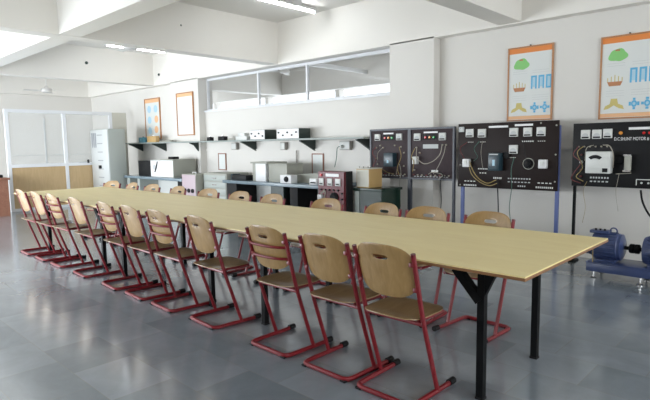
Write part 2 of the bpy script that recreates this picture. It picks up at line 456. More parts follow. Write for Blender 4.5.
def place(kind, x, y, rz, label, group):
    if kind in used: return dup(first[kind], label, (x, y, 0), rz, group)
    used.add(kind); o = first[kind]; o.location = (x, y, 0); o.rotation_euler = (0, 0, rz); o['label'] = label; o['group'] = group
NG, FG = 'red-framed chairs along the near side of the table', 'red-framed chairs along the far side of the table'
near = [(-1.605, 2.295, 0, 0, 'red-framed plywood chair in the front right foreground, nearest of the near row'),
        (-2.035, 2.305, -1, 0, 'plywood chair with red uprights, touching the nearest foreground chair'),
        (-2.54, 2.305, -1, 1, 'near-row chair with two red bars across its back, third from the table\'s front end'),
        (-3.30, 2.31, -4, 0, 'plain-backed chair standing clear of its neighbours with gaps each side, near row'),
        (-3.89, 2.305, -3, 1, 'near-row chair with red back bars just left of the widest gap in the row'),
        (-4.38, 2.31, -3, 0, 'plain-backed near-row chair between two chairs with red back bars'),
        (-4.87, 2.31, -4, 1, 'near-row chair with red back bars, seventh from the front end of table'),
        (-5.58, 2.315, -3, 0, 'plain-backed near-row chair, fourth from the far end of the table'),
        (-6.25, 2.32, -1, 1, 'near-row chair with red back bars, third from the far left end'),
        (-6.76, 2.32, -2, 0, 'plain-backed near-row chair, last but one at the far left end'),
        (-7.29, 2.32, -2, 0, 'last chair of the near row, leftmost in the photo')]
for x, y, a, k, lab in near: place(k, x, y, math.radians(a), lab, NG)
far = [(-1.73, -3, 'far-side chair nearest the front right end, below the brown control panel'),
       (-2.23, 2, 'far-side chair second from the front, below the twin grey panels\' right half'),
       (-2.68, -2, 'far-side chair in front of the twin grey panels\' left half'),
       (-3.31, 3, 'far-side chair in front of the maroon panel'),
       (-4.09, -2, 'far-side chair below the small bench box with the dark knob'),
       (-4.63, 0, 'far-side chair in front of the bench end, below the low black device'),
       (-5.22, 4, 'far-side chair in front of the grey metal drawer rack'),
       (-5.91, -3, 'far-side chair just left of the pinkish floor-standing unit'),
       (-6.55, 2, 'far-side chair under the white and black boxes of the far bench'),
       (-7.13, -4, 'far-side chair under the left end of the far bench'),
       (-7.72, 12, 'last far-side chair, in front of the tall white cabinet')]
for x, a, lab in far: place(0, x, 3.335, PI+math.radians(a), lab, FG)

# ------------------------------------------------------------------ glass partition at the far end
PX = -12.4
p = thing('glass_partition', 'white-framed partition screen with glass above tan plywood panels at the far end', 'partition', (PX, 3.5, 0))
def pp(mb, name, m, par=p):
    o = mb.build(name, m, par, smooth=False); o.matrix_parent_inverse = Matrix.Translation(-p.location); return o
fr = MB()
for y in (3.45, 5.66): fr.box(PX-.03, PX+.03, y-.035, y+.035, 0, 2.16)
fr.box(PX-.03, PX+.03, 4.565, 4.635, .06, 2.09)
fr.box(PX-.03, PX+.03, 3.485, 5.625, 2.09, 2.16); fr.box(PX-.03, PX+.03, 3.485, 4.565, .93, 1.0); fr.box(PX-.03, PX+.03, 4.635, 5.625, .93, 1.0)
fr.box(PX-.03, PX+.03, 3.485, 5.625, 0, .06)
pp(fr, 'frame', 'alu')
for a, c in ((3.485, 4.565), (4.635, 5.625)):
    pp(MB().box(PX-.012, PX+.012, a, c, .06, .93), 'lower_panel', 'tan')
    pp(MB().box(PX-.004, PX+.002, a, c, 1.0, 2.09), 'pane', 'frosted')
pp(MB().box(PX+.008, PX+.022, 4.17, 4.20, 1.0, 1.98), 'slider_post', 'pgrey')
pp(MB().box(PX+.006, PX+.016, 3.5, 5.6, 1.18, 1.19), 'glazing_bar', 'pgrey')
pp(MB().box(PX-.02, PX+.03, 5.695, 6.05, 0, 2.155), 'end_panel', 'beige')
pp(MB().box(PX+.03, PX+.06, 5.05, 5.09, .98, 1.06), 'latch', 'black')
pp(MB().box(PX+.03, PX+.05, 4.85, 5.06, .99, 1.01), 'bolt', 'pgrey')
d = thing('teacher_desk', 'brown wooden desk edge beyond the open left end of the partition', 'desk', (-12.1, 2.88, 0))
MB().box(-.35, .40, -.45, .37, .72, .76, .004).build('desktop', 'brown', d)
MB().box(-.3, .36, -.4, .34, 0, .72).build('pedestal', 'brown', d)
o = MB().box(-12.3, -11.85, 2.6, 3.17, .7605, .82, .01).build('equipment_box', 'black'); tag(o, 'flat black case lying on the brown desk at the left edge', 'box')

# tall cabinet beside the far bench
cb = thing('tall_cabinet', 'tall white and grey-green steel cabinet with a column of labels, beside the partition', 'cabinet', (-11.9, 5.17, 0))
# local x -> along the wall, front faces -y
W0, W1 = -.98, .02
MB().box(-.46, .45, 0, .38, 0, 1.74, .006).build('body', 'cabgrey', cb)
MB().box(-.45, .44, -.02, -.001, .03, 1.725, .003).build('door', 'cabwhite', cb)
hd = MB().box(-.03, .06, -.055, -.0205, .86, .93, .006).build('handle', 'black', cb)
for k in range(8):
    z = 1.60-.19*k
    MB().box(-.10, .16, -.024, -.0202, z, z+.018).build('label_strip', 'labelgrey', cb)
for k in range(3):
    MB().box(-.39+.09*k, -.33+.09*k, -.024, -.0202, 1.33, 1.66).build('notice', 'labelgrey', cb)

# ------------------------------------------------------------------ wall shelf with brackets
sh = thing('wall_shelf', 'long grey-green wall shelf on dark triangular brackets carrying small instruments', 'shelf', (-8.6, YW, 1.40))
def shp(mb, name, m):
    o = mb.build(name, m, sh, smooth=False); o.matrix_parent_inverse = Matrix.Translation(-sh.location); return o
SY = 5.93
sb = MB(); sb.box(-12.3, -4.85, SY, YF-.001, 1.405, 1.43); sb.box(-12.3, -10.451, YF-.001, YW-.001, 1.405, 1.43); sb.box(-9.379, -4.85, YF-.001, YW-.001, 1.405, 1.43)
shp(sb, 'board', 'shelf')
def bracket(x):
    yb = YF if -10.45 <= x <= -9.38 else YW
    shp(MB().prism([(yb-.002, 1.403), (SY+.02, 1.403), (SY+.02, 1.385), (SY+.12, 1.345), (yb-.002, 1.225)], 'x', x-.02, x+.02), 'bracket', 'bracket')
for x in (-12.1, -11.0, -9.45, -7.75, -6.2, -5.0): bracket(x)

def instrument(name, label, cat, x0, x1, y0, y1, z0, z1, face, side, group=None, knobs=4, top=True):
    t = thing(name, label, cat, ((x0+x1)/2, (y0+y1)/2, z0), 0, group)
    hx, hy, h = (x1-x0)/2, (y1-y0)/2, z1-z0
    MB().box(-hx, hx, -hy+.006, hy, 0, h, .004).build('case', side, t)
    MB().box(-hx+.003, hx-.003, -hy-.001, -hy+.0055, .004, h-.004).build('front_panel', face, t)
    for k in range(knobs):
        x = -hx + (k+.5)*2*hx/knobs
        MB().lathe([(.013, 0), (.013, .012), (.010, .02)], (x, -hy-.001, h*(.35 if k % 2 else .62)), (0, -1, 0), 12).build('knob', 'black', t)
    return t
Z = 1.431
instrument('signal_unit', 'white-faced meter box with grey side on the shelf, left of an identical one', 'instrument', -7.5, -7.1, 5.97, 6.24, Z, 1.60, 'white', 'bracket', 'meter boxes on the shelf', 4)
instrument('signal_unit', 'white-faced meter box on the shelf above the small picture frame, right of its twin', 'instrument', -6.78, -6.24, 5.97, 6.24, Z, 1.60, 'white', 'bracket', 'meter boxes on the shelf', 5)
o = MB().box(-7.95, -7.62, 5.98, 6.15, Z, 1.50, .004).box(-7.9, -7.7, 6.0, 6.1, 1.50, 1.56, .004).build('stepped_box', 'offwhite'); tag(o, 'pale stepped box on the shelf beside the left meter box', 'box')
def little(name, label, cat, x0, x1, z1, m, m2=None):
    t = thing(name, label, cat, ((x0+x1)/2, 6.04, Z)); hx = (x1-x0)/2
    MB().box(-hx, hx, -.045, .045, 0, z1-Z, .006).build('body', m, t)
    MB().lathe([(.012, 0), (.018, .006), (.018, .02)], (0, 0, z1-Z), (0, 0, 1), 10).build('terminal', m2 or 'steel', t)
    return t
little('relay_box', 'small black relay box standing alone on the shelf right of the column', 'box', -8.9, -8.79, 1.505, 'black')
little('relay_box', 'wider black relay box with twin lobes on the shelf, right of a smaller one', 'box', -8.53, -8.33, 1.51, 'black')
o = MB().box(-8.2, -7.98, 5.98, 6.1, Z, 1.465, .004).build('flat_tray', 'boxgrey'); tag(o, 'flat grey tray on the shelf right of the black relay boxes', 'tray')
little('teal_box', 'small teal box on the far left of the shelf', 'box', -11.7, -11.42, 1.55, 'teal', 'black')
little('wooden_box', 'small yellowish wooden box on the shelf under the left chart', 'box', -11.3, -10.9, 1.57, 'yellowbox')
o = MB().box(-10.7, -10.2, 5.96, 6.1, Z, 1.452, .003).box(-10.55, -10.3, 5.98, 6.08, 1.452, 1.472, .003).build('papers', 'boxgrey'); tag(o, 'flat grey stack of papers on the shelf right of the wooden box', 'papers')

# sockets below the shelf
def socket(x0, x1, z0, z1, label, plug=False):
    t = thing('wall_socket', label, 'socket', ((x0+x1)/2, YW, z0), 0, 'socket boxes on the wall under the shelf'); hx = (x1-x0)/2; h = z1-z0
    MB().box(-hx, hx, -.075, -.001, 0, h, .006).build('box', 'socket', t)
    MB().box(-hx+.012, hx-.012, -.081, -.0755, .012, h-.012, .002).build('face_plate', 'offwhite', t)
    if plug:
        pl_ = MB().cyl((-.04, -.082, h*.4), (-.04, -.14, h*.4), .03, .02, 14).build('plug', 'offwhite', t)
        MB().tube(curve([(-.04, -.14, h*.4), (-.09, -.15, h*.2), (-.17, -.08, -.12), (-.24, -.05, -.27)]), .006, 6).build('cord', 'cord_g', t)
socket(-8.42, -8.26, 1.25, 1.385, 'grey socket box under the shelf, left of the bracket over the gap')
socket(-6.99, -6.86, 1.24, 1.375, 'grey socket box under the shelf between the two middle brackets')
socket(-5.58, -5.36, 1.235, 1.38, 'grey double socket with a white plug and hanging cord', True)

# picture frames leaning on the wall behind the bench
def small_frame(x0, x1, z0, z1, y, label):
    t = thing('picture_frame', label, 'frame', ((x0+x1)/2, y, z0), 0, 'small notice frames on the wall'); hx = (x1-x0)/2; h = z1-z0
    f = MB()
    for a, c, e, g in ((-hx, hx, 0, .018), (-hx, hx, h-.018, h), (-hx, -hx+.018, .018, h-.018), (hx-.018, hx, .018, h-.018)): f.box(a, c, 0, .02, e, g)
    f.build('frame', 'brown', t); MB().box(-hx+.018, hx-.018, .006, .016, .018, h-.018).build('sheet', 'paper', t)
small_frame(-8.95, -8.69, .84, 1.18, YW-.021, 'slim framed notice on the wall left of the white bench box')
small_frame(-6.26, -5.99, .82, 1.18, YW-.021, 'slim framed notice on the wall left of the maroon panel')

# ------------------------------------------------------------------ side benches
def bench(name, label, x0, x1, y0, y1, z, parts):
    t = thing(name, label, 'bench', ((x0+x1)/2, y0, 0)); hx = (x1-x0)/2; D = y1-y0
    MB().box(-hx, hx, 0, D, z-.05, z, .004).build('worktop', 'benchtop', t)
    MB().box(-hx+.05, hx-.05, .5, .54, .25, z-.051).build('back_panel', 'offwhite', t)
    for a, c, m in parts:
        MB().box(a-(x0+x1)/2, c-(x0+x1)/2, .06, D-.02, 0, z-.051).build('pedestal', m, t)
    return t
BZ = .735
bench('side_bench', 'far grey-topped laboratory bench below the shelf, left of the pinkish unit', -11.42, -9.0, 5.45, YW-.17, .70, ((-11.38, -11.25, 'cabgrey'), (-10.9, -10.8, 'cabgrey'), (-9.25, -9.06, 'black')))
bench('side_bench', 'grey-blue topped laboratory bench holding the grey and white boxes', -7.62, -5.19, 5.42, YW-.02, BZ, ((-7.58, -7.3, 'black'), (-6.4, -6.1, 'bracket'), (-5.95, -5.78, 'black')))
gc = thing('green_counter', 'dark green enamel counter at the right end of the bench', 'counter', (-4.45, 5.45, 0))
MB().box(-.185, .30, -.01, .46, .70, .735, .003).build('worktop', 'green', gc)
MB().box(-.17, .28, .01, .44, 0, .70).build('body', 'green', gc)
MB().box(-.165, -.09, -.002, .0095, 0.02, .69).build('side_strip', 'cabgrey', gc)

def crate(name, label, cat, x0, x1, y0, y1, z0, z1, m, lid=None, front=None, group=None):
    t = thing(name, label, cat, ((x0+x1)/2, (y0+y1)/2, z0), 0, group); hx, hy, h = (x1-x0)/2, (y1-y0)/2, z1-z0
    MB().box(-hx, hx, -hy, hy, 0, h-.012, .004).build('body', m, t)
    MB().box(-hx-.006, hx+.006, -hy-.006, hy+.006, h-.0118, h, .002).build('lid', lid or m, t)
    if front: MB().box(-hx+.01, hx-.01, -hy-.004, -hy-.0002, .012, h-.02).build('front_panel', front, t)
    return t
zb = .701
crate('black_rack', 'black box with a white edge strip on the far bench', 'box', -11.0, -10.45, 5.6, 6.0, zb, 1.03, 'black', None, None)
t = crate('power_unit', 'white-faced cabinet with a dark diagonal cable on the far bench', 'box', -10.42, -9.98, 5.58, 6.05, zb, 1.05, 'offwhite', None, 'white')
MB().tube([(.09, -.245, .32), (.04, -.25, .20), (-.03, -.245, .10)], .012, 6).build('cable', 'black', t)
MB().lathe([(.05, 0), (.05, .01)], (-.05, -.24, .2), (0, -1, 0)).build('dial', 'pgrey', t)
crate('white_unit', 'plain white-fronted box with grey side on the far bench, right of the cabled one', 'box', -9.96, -9.47, 5.56, 6.08, zb, 1.07, 'boxgrey', None, 'white')
o = MB().box(-9.9, -9.72, 5.7, 5.85, 1.072, 1.12, .006).build('small_adapter', 'black'); tag(o, 'small black adapter on top of the plain white-fronted box', 'adapter')
# pinkish unit and metal drawer rack on the floor in the gap
t = thing('floor_unit', 'pinkish floor-standing unit with two rows of black sockets', 'cabinet', (-8.72, 5.5, 0))
MB().box(-.26, .22, -.05, .4, 0, .80, .006).build('body', 'boxgrey', t)
MB().box(-.25, .21, -.06, -.0505, .01, .79, .002).build('front_panel', 'pink', t)
for r in range(2):
    for k in range(3): MB().lathe([(.04, 0), (.04, .02)], (-.14+.13*k, -.061, .42+.14*r-.07), (0, -1, 0), 12).build('outlet', 'black', t)
MB().tube([(-.12, .1, .80), (-.12, .1, .83), (.0, .1, .83), (.0, .1, .80)], .008, 6).build('handle', 'white', t)
t = thing('drawer_rack', 'grey metal drawer rack between the pinkish unit and the bench', 'drawers', (-8.1, 5.6, 0))
MB().box(-.37, .36, 0, .5, 0, .83, .005).build('carcass', 'boxgrey', t)
for k in range(6):
    dr = MB().box(-.35, .34, -.012, -.0005, .06+.125*k, .17+.125*k, .002).build('drawer', 'cabgrey', t)
    MB().box(-.06, .06, -.03, -.0122, .11+.125*k, .125+.125*k).build('handle', 'steel', dr)
# on the near bench
zb = BZ+.001
t = thing('power_supply', 'low black device with a lighter left end on the bench corner', 'device', (-7.3, 5.62, zb))
MB().box(-.2, .2, -.09, .12, 0, .085, .006).build('body', 'black', t); MB().box(-.25, -.201, -.07, .1, 0, .10, .004).build('end_block', 'darkblue', t)
t = thing('instrument_stand', 'white box with grey side set under a grey shelf top on the bench', 'box', (-6.86, 5.8, zb))
MB().box(-.06, .20, -.2, .2, 0, .29, .004).build('body', 'white', t); MB().box(-.17, .27, -.22, .22, .291, .315, .002).build('top', 'boxgrey', t); MB().box(-.16, -.08, -.18, .18, 0, .29, .002).build('side_leg', 'boxgrey', t)
crate('grey_box', 'plain olive-grey metal box on the bench under the thin rod', 'box', -6.58, -6.14, 5.6, 5.95, zb, 1.03, 'boxgrey')
o = MB().cyl((-6.62, YW-.03, 1.02), (-6.62, YW-.03, 1.23), .012, n=10).build('conduit_rod', 'socket'); tag(o, 'short thin dark conduit on the wall above the olive-grey box', 'conduit')
t = thing('small_meter', 'small white cube with a dark knob at the bench front', 'meter', (-6.02, 5.52, zb))
MB().box(-.13, .12, -.06, .08, 0, .13, .006).build('body', 'white', t); MB().lathe([(.045, 0), (.04, .02), (.02, .03)], (.02, -.061, .065), (0, -1, 0)).build('knob', 'black', t)
t = thing('wedge_box', 'low olive-grey sloping box behind the small white cube', 'box', (-5.85, 5.85, zb))
MB().prism([(-.275, 0), (.32, 0), (.32, .16), (-.275, .12)], 'y', -.13, .17).build('body', 'boxgrey', t)
for x0, x1, lab in ((-5.55, -5.40, 'small white block on the bench left of the maroon panel, left of its pair'), (-5.37, -5.27, 'smaller white block touching the maroon panel\'s left side')):
    t = thing('white_block', lab, 'block', ((x0+x1)/2, 5.56, zb), 0, 'white blocks on the bench')
    MB().box(-(x1-x0)/2, (x1-x0)/2, -.05, .05, 0, .09, .005).build('body', 'white', t)
    MB().box(-(x1-x0)/2+.02, (x1-x0)/2-.02, -.052, -.0502, .02, .04).build('terminal_strip', 'black', t)
# maroon trainer
t = thing('maroon_trainer', 'maroon floor-standing test panel with three white meters', 'panel', (-4.9, 5.3, 0))
MB().box(-.27, .23, .02, .16, 0, .955, .005).build('case', 'redpanel', t)
MB().box(-.262, .222, 0, .0195, .01, .948).build('front_panel', 'redpanel', t)
MB().box(.2305, .25, .03, .15, 0, .96).build('side_strip', 'black', t)
for x in (-.19, -.03, .12):
    mm = MB().box(x-.045, x+.045, -.018, -.0005, .76, .86, .004).build('meter', 'offwhite', t)
    MB().box(x-.03, x+.03, -.0195, -.0185, .775, .79).build('scale', 'black', mm)
MB().box(-.11, .13, -.006, -.0005, .885, .925).build('name_strip', 'white', t)
MB().lathe([(.02, 0), (.02, .015)], (-.2, -.0005, .905), (0, -1, 0), 12).build('lamp', 'redlamp', t)
for x, z in ((-.2, .70), (-.12, .70), (-.04, .70), (.04, .70), (.12, .70), (.19, .66), (.19, .58), (.12, .5), (-.2, .5)):
    MB().lathe([(.012, 0), (.012, .02)], (x, -.0005, z), (0, -1, 0), 10).build('terminal', 'black', t)
MB().lathe([(.07, 0), (.07, .02), (.05, .045)], (.05, -.0005, .6), (0, -1, 0)).build('dial', 'black', t)
MB().box(-.24, -.16, -.05, -.0005, .56, .63, .008).build('plug', 'white', t)
MB().tube(curve([(-.12, -.02, .70), (-.16, -.06, .64), (-.06, -.07, .68), (-.13, -.05, .5), (-.15, -.03, .4)]), .008, 6).build('lead', 'cord_w', t)
t = crate('beige_box', 'beige box with a tan right side on the green counter', 'box', -4.625, -4.40, 5.5, 5.78, .7365, 1.0, 'yellowbox', 'beige', 'beige')
for x in (-.09, -.02, .06, .1): MB().cyl((x, -.1, .262), (x, -.1, .29), .005, n=6).build('terminal_pin', 'steel', t)

# ------------------------------------------------------------------ framed charts
def text_mesh(body, size, m, name, parent, loc, depth=.002, sx=1):
    cu = bpy.data.curves.new(name, 'FONT'); cu.body = body; cu.size = size; cu.extrude = depth/2
    tmp = bpy.data.objects.new(name, cu); C.objects.link(tmp)
    me = bpy.data.meshes.new_from_object(tmp); bpy.data.objects.remove(tmp)
    me.materials.clear(); me.materials.append(M[m])
    o = bpy.data.objects.new(name, me); C.objects.link(o); o.parent = parent; o.location = loc; o.rotation_euler = (PI/2, 0, 0); o.scale = (sx, 1, 1)
    return o
def chart(label, x0, x1, z0, z1, y, full=True, grp='framed wall charts'):
    t = thing('wall_chart', label, 'poster', ((x0+x1)/2, y, z0), 0, grp); W = x1-x0; H = z1-z0; hx = W/2
    f = MB(); e = .016
    f.box(-hx, hx, -.022, 0, 0, e); f.box(-hx, hx, -.022, 0, H-e, H); f.box(-hx, -hx+e, -.022, 0, e, H-e); f.box(hx-e, hx, -.022, 0, e, H-e)
    f.build('frame', 'orangedark', t)
    MB().box(-hx+e, hx-e, -.012, -.002, e, H-e).build('sheet', 'paper', t)
    def pr(name, mb, m): mb.build(name, m, t)
    y0, y1 = -.0135, -.0122
    pr('header_band', MB().box(-hx+e, hx-e, y0, y1, H-.075, H-e), 'orange')
    pr('footer_band', MB().box(-hx+e, hx-e, y0, y1, .02, .06), 'palorange')
    u = lambda v: -hx+v*W
    v_ = lambda q: H-q*H
    def blob(cx, cz, rx, rz, seed, nm, m, n=26, amp=.16):
        r = random.Random(seed); ph = [r.random()*6 for _ in range(4)]
        P = []
        for k in range(n):
            a = 2*PI*k/n; q = 1+amp*(math.sin(2*a+ph[0])*.5+math.sin(3*a+ph[1])*.5+math.sin(5*a+ph[2])*.4)
            P.append((u(cx)+rx*q*math.cos(a), v_(cz)+rz*q*math.sin(a)))
        pr(nm, MB().prism(P, 'y', y0, y1), m)
    blob(.31, .235, .085, .07, 3, 'stator_drawing', 'pgreen')
    pr('stator_cap', MB().box(u(.26), u(.34), y0-.001, y1-.001, v_(.185), v_(.165)), 'pbrown')
    # winding drawing: hull shape with posts
    bx, bz = u(.27), v_(.565)
    pr('winding_drawing', MB().prism([(bx-.075, bz+.015), (bx-.055, bz-.03), (bx+.055, bz-.03), (bx+.075, bz+.015)], 'y', y0, y1), 'pbrown')
    g = MB()
    for k in (-.07, -.035, 0, .035, .07): g.box(bx+k-.004, bx+k+.004, y0, y1, bz+.016, bz+.085-abs(k)*.4)
    pr('winding_posts', g, 'pyellow')
    # three blue arches
    for k in range(3):
        a = u(.53)+k*.087; g = MB(); g2 = MB()
        g.box(a, a+.018, y0, y1, v_(.575), v_(.40)); g.box(a+.05, a+.068, y0, y1, v_(.575), v_(.40)); g.box(a+.018, a+.05, y0, y1, v_(.425), v_(.40))
        if k == 2: g.box(a+.018, a+.05, y0, y1, v_(.575), v_(.553))
        g2.box(a+.018, a+.05, y0, y1, v_(.55), v_(.43))
        pr('core_drawing', g, 'pblue'); pr('core_tint', g2, 'plight')
    # lower arch figure
    cx, cz = u(.27), v_(.885)
    P = [(cx-.10, cz), (cx-.085, cz+.04), (cx-.04, cz+.06), (cx-.03, cz+.115), (cx+.03, cz+.115), (cx+.04, cz+.06), (cx+.085, cz+.04), (cx+.10, cz), (cx+.05, cz+.012), (cx, cz+.045), (cx-.05, cz+.012)]
    pr('machine_drawing', MB().prism(P, 'y', y0, y1), 'pyellow')
    for k, c in enumerate((.62, .84)):
        r = MB(); X, Zc = u(c), v_(.825)
        r.prism([(X+.028*math.cos(a*PI/8), Zc+.036*math.sin(a*PI/8)) for a in range(16)], 'y', y0, y1)
        if k == 0: r.box(X-.05, X-.029, y0, y1, Zc-.02, Zc+.02); r.box(X+.029, X+.05, y0, y1, Zc-.02, Zc+.02); r.box(X-.012, X+.012, y0, y1, Zc+.037, Zc+.06); r.box(X-.012, X+.012, y0, y1, Zc-.06, Zc-.037)
        else: r.box(X-.056, X-.03, y0, y1, Zc-.014, Zc+.014); r.box(X+.03, X+.056, y0, y1, Zc-.014, Zc+.014); r.box(X-.014, X+.014, y0, y1, Zc+.038, Zc+.062); r.box(X-.014, X+.014, y0, y1, Zc-.062, Zc-.038)
        pr('rotor_drawing', r, 'pblue')
        pr('rotor_core', MB().prism([(X+.014*math.cos(a*PI/6), Zc+.016*math.sin(a*PI/6)) for a in range(12)], 'y', y0-.001, y1-.0012), 'plight')
    for q in (.33, .36, .66, .69, .72, .93):
        for c0, c1 in ((.12, .44), (.56, .92)): pr('caption_line', MB().box(u(c0), u(c1), y0, y1, v_(q)-.0012, v_(q)+.0012), 'pgrey')
    MB().lathe([(.008, 0), (.008, .02)], (0, -.001, H+.008), (0, -1, 0), 10).build('nail', 'bracket', t)
    return t
chart('framed engineering chart with orange header and green and blue drawings, above the brown panel', -2.86, -2.32, 1.575, 2.45, YW-.001)
chart('framed engineering chart with orange header partly cut by the right edge of the photo', -1.82, -1.27, 1.555, 2.43, YW-.001)
t = thing('wall_chart', 'tall pale chart with orange header on the far left of the right wall', 'poster', (-11.52, YW-.001, 1.51), 0, 'framed wall charts')
f = MB(); W, H = .7, .95
for a, c, e, g in ((-W/2, W/2, 0, .02), (-W/2, W/2, H-.02, H), (-W/2, -W/2+.02, .02, H-.02), (W/2-.02, W/2, .02, H-.02)): f.box(a, c, -.03, 0, e, g)
f.build('frame', 'orangedark', t); MB().box(-.33, .33, -.016, -.002, .02, H-.02).build('sheet', 'paper', t)
MB().box(-.33, .33, -.019, -.0162, H-.10, H-.02).build('header_band', 'palorange', t)  # orange lightened so the header looks overexposed
for k, (x, z, m_) in enumerate(((-.15, .70, 'plight'), (.15, .70, 'plight'), (-.15, .45, 'plight'), (.17, .46, 'palorange'), (-.15, .2, 'plight'), (.15, .22, 'palorange'))):
    MB().lathe([(.085, 0), (.085, .002)], (x, -.0162, z), (0, -1, 0), 20).build('drawing', m_, t)
t = thing('wall_chart', 'framed chart paled in colour to look overexposed on the column left of the clerestory window', 'poster', (-9.87, YF-.001, 1.56), 0, 'framed wall charts')
f = MB(); W, H = .64, .90
for a, c, e, g in ((-W/2, W/2, 0, .02), (-W/2, W/2, H-.02, H), (-W/2, -W/2+.02, .02, H-.02), (W/2-.02, W/2, .02, H-.02)): f.box(a, c, -.03, 0, e, g)
f.build('frame', 'orangedark', t); MB().box(-.30, .30, -.016, -.002, .02, H-.02).build('sheet', 'white', t)
MB().box(-.30, .30, -.019, -.0162, H-.085, H-.02).build('header_band', 'palorange', t)  # same lightened orange, overexposure put into the colour

# ------------------------------------------------------------------ instrument panels
PY = 5.95
class Panel:
    def __init__(s, name, label, x0, x1, z0, z1, board, depth=.03):
        s.x0, s.x1, s.z0, s.z1 = x0, x1, z0, z1
        s.t = thing(name, label, 'control panel', (x0, PY, 0), 0, 'instrument panels along the wall')
        MB().box(0, x1-x0, 0, depth, z0, z1, .003).build('board', board, s.t)
    def meter(s, x0, x1, z0, z1, m='offwhite'):
        x0 -= s.x0; x1 -= s.x0
        o = MB().box(x0, x1, -.028, -.0005, z0, z1, .005).build('meter', m, s.t)
        cx = (x0+x1)/2; w = x1-x0
        MB().prism([(cx+.36*w*math.cos(a), z0+.3*(z1-z0)+.36*w*math.sin(a)) for a in [PI*k/8 for k in range(9)]], 'y', -.0295, -.0283).build('scale', 'pgrey', o)
        MB().box(x0+.01, x1-.01, -.0295, -.0283, z0+.008, z0+.024).build('meter_base', 'black', o)
    def strip(s, x0, x1, z0, z1, m='white', name='name_strip'):
        MB().box(x0-s.x0, x1-s.x0, -.004, -.0003, z0, z1).build(name, m, s.t)
    def knob(s, x, z, r=.014, m='black', h=.022, name='terminal'):
        MB().lathe([(r, 0), (r, h*.5), (r*.75, h)], (x-s.x0, -.0003, z), (0, -1, 0), 14).build(name, m, s.t)
    def marks(s, x0, x1, z, n, m='cream', h=.008):
        g = MB(); w = (x1-x0)/n
        for k in range(n): g.box(x0-s.x0+k*w, x0-s.x0+k*w+w*.6, -.0025, -.0003, z-h/2, z+h/2)
        g.build('terminal_marks', m, s.t)
    def lead(s, pts, m, r=.006):
        MB().tube(curve([(x-s.x0, y, z) for x, y, z in pts]), r*.75, 6).build('lead', m, s.t)
    def block(s, x0, x1, z0, z1, d, m, name):
        return MB().box(x0-s.x0, x1-s.x0, -d, -.0005, z0, z1, .008).build(name, m, s.t)
    def leg(s, x, z0, z1, m, w=.018, y=.0):
        MB().box(x-s.x0-w, x-s.x0+w, .031, .067, z0, z1).build('leg', m, s.t)
        MB().box(x-s.x0-.03, x-s.x0+.03, .0, .16, 0, z0+.001).build('foot', m, s.t)

# brown-black panel (centre right)
P = Panel('control_panel', 'wide brown-black control panel on blue legs below the first chart', -3.335, -2.118, .775, 1.555, 'brownboard')
for a in ((-3.22, -3.12, 1.39, 1.49), (-3.06, -2.96, 1.385, 1.485), (-2.665, -2.565, 1.385, 1.485), (-2.5, -2.405, 1.385, 1.485), (-2.35, -2.255, 1.385, 1.485), (-2.665, -2.565, 1.19, 1.29)): P.meter(*a)
P.strip(-2.93, -2.69, 1.495, 1.518); P.strip(-2.61, -2.40, 1.505, 1.528)
o = P.block(-2.885, -2.74, .99, 1.20, .10, 'darkblue', 'autotransformer')
MB().box(-2.83-P.x0, -2.80-P.x0, -.1025, -.1005, 1.05, 1.12).build('label', 'plight', o)
MB().box(-2.87-P.x0, -2.76-P.x0, -.1025, -.1005, 1.175, 1.19).build('rim', 'pgrey', o)
MB().lathe([(.04, 0), (.04, .03)], (-2.70-P.x0, -.0005, 1.17), (0, -1, 0), 14).build('rotary_switch', 'black', P.t)
for x, z in ((-3.2, 1.075), (-2.265, 1.075)):
    o = P.block(x-.045, x+.045, z-.05, z+.05, .06, 'white', 'switch'); MB().box(x-P.x0-.015, x-P.x0+.015, -.075, -.0605, z-.02, z+.03).build('toggle', 'offwhite', o)
o = MB().lathe([(.058, 0), (.058, .01), (.04, .012), (.04, .03), (.02, .04)], (-2.44-P.x0, -.0005, 1.075), (0, -1, 0)).build('dial', 'black', P.t)
MB().lathe([(.066, 0), (.066, .006)], (-2.44-P.x0, -.0003, 1.075), (0, -1, 0), 24).build('dial_ring', 'boxgrey', P.t)
P.marks(-3.25, -3.07, .80, 7, 'offwhite', .02); P.marks(-2.35, -2.15, .81, 9, 'offwhite', .02); P.marks(-3.24, -3.08, .85, 4, 'offwhite', .012); P.marks(-2.33, -2.16, .86, 4, 'offwhite', .012)
P.marks(-3.06, -2.93, 1.005, 6, 'offwhite', .014); P.marks(-2.86, -2.75, .90, 5, 'offwhite', .02); P.marks(-3.04, -2.94, .955, 3, 'cream', .012)
P.marks(-3.2, -3.12, 1.33, 4); P.marks(-3.04, -2.96, 1.33, 4); P.marks(-2.52, -2.38, 1.33, 6, 'offwhite', .014); P.marks(-2.34, -2.25, 1.33, 4); P.marks(-2.68, -2.58, 1.145, 4)
P.marks(-2.68, -2.4, .90, 9, 'pgrey', .014); P.marks(-2.68, -2.4, .86, 7, 'pgrey', .012); P.marks(-2.56, -2.46, .815, 4, 'pgrey', .016)
for x, z in ((-3.3, 1.50), (-3.3, 1.05), (-3.3, .80), (-2.14, 1.5), (-2.14, 1.18), (-2.14, .88), (-2.31, 1.53)): P.knob(x, z, .01, 'boxgrey', .01, 'screw')
P.block(-3.325, -3.25, 1.455, 1.52, .01, 'pgrey', 'maker_plate')
P.lead([(-3.16, -.03, 1.10), (-3.10, -.07, 1.0), (-3.02, -.08, .90), (-2.90, -.08, .84), (-2.80, -.05, .88)], 'cord_y', .008)
P.lead([(-3.18, -.03, 1.12), (-3.12, -.06, .95), (-3.0, -.07, .85), (-2.88, -.06, .81), (-2.79, -.05, .84)], 'cord_y', .007)
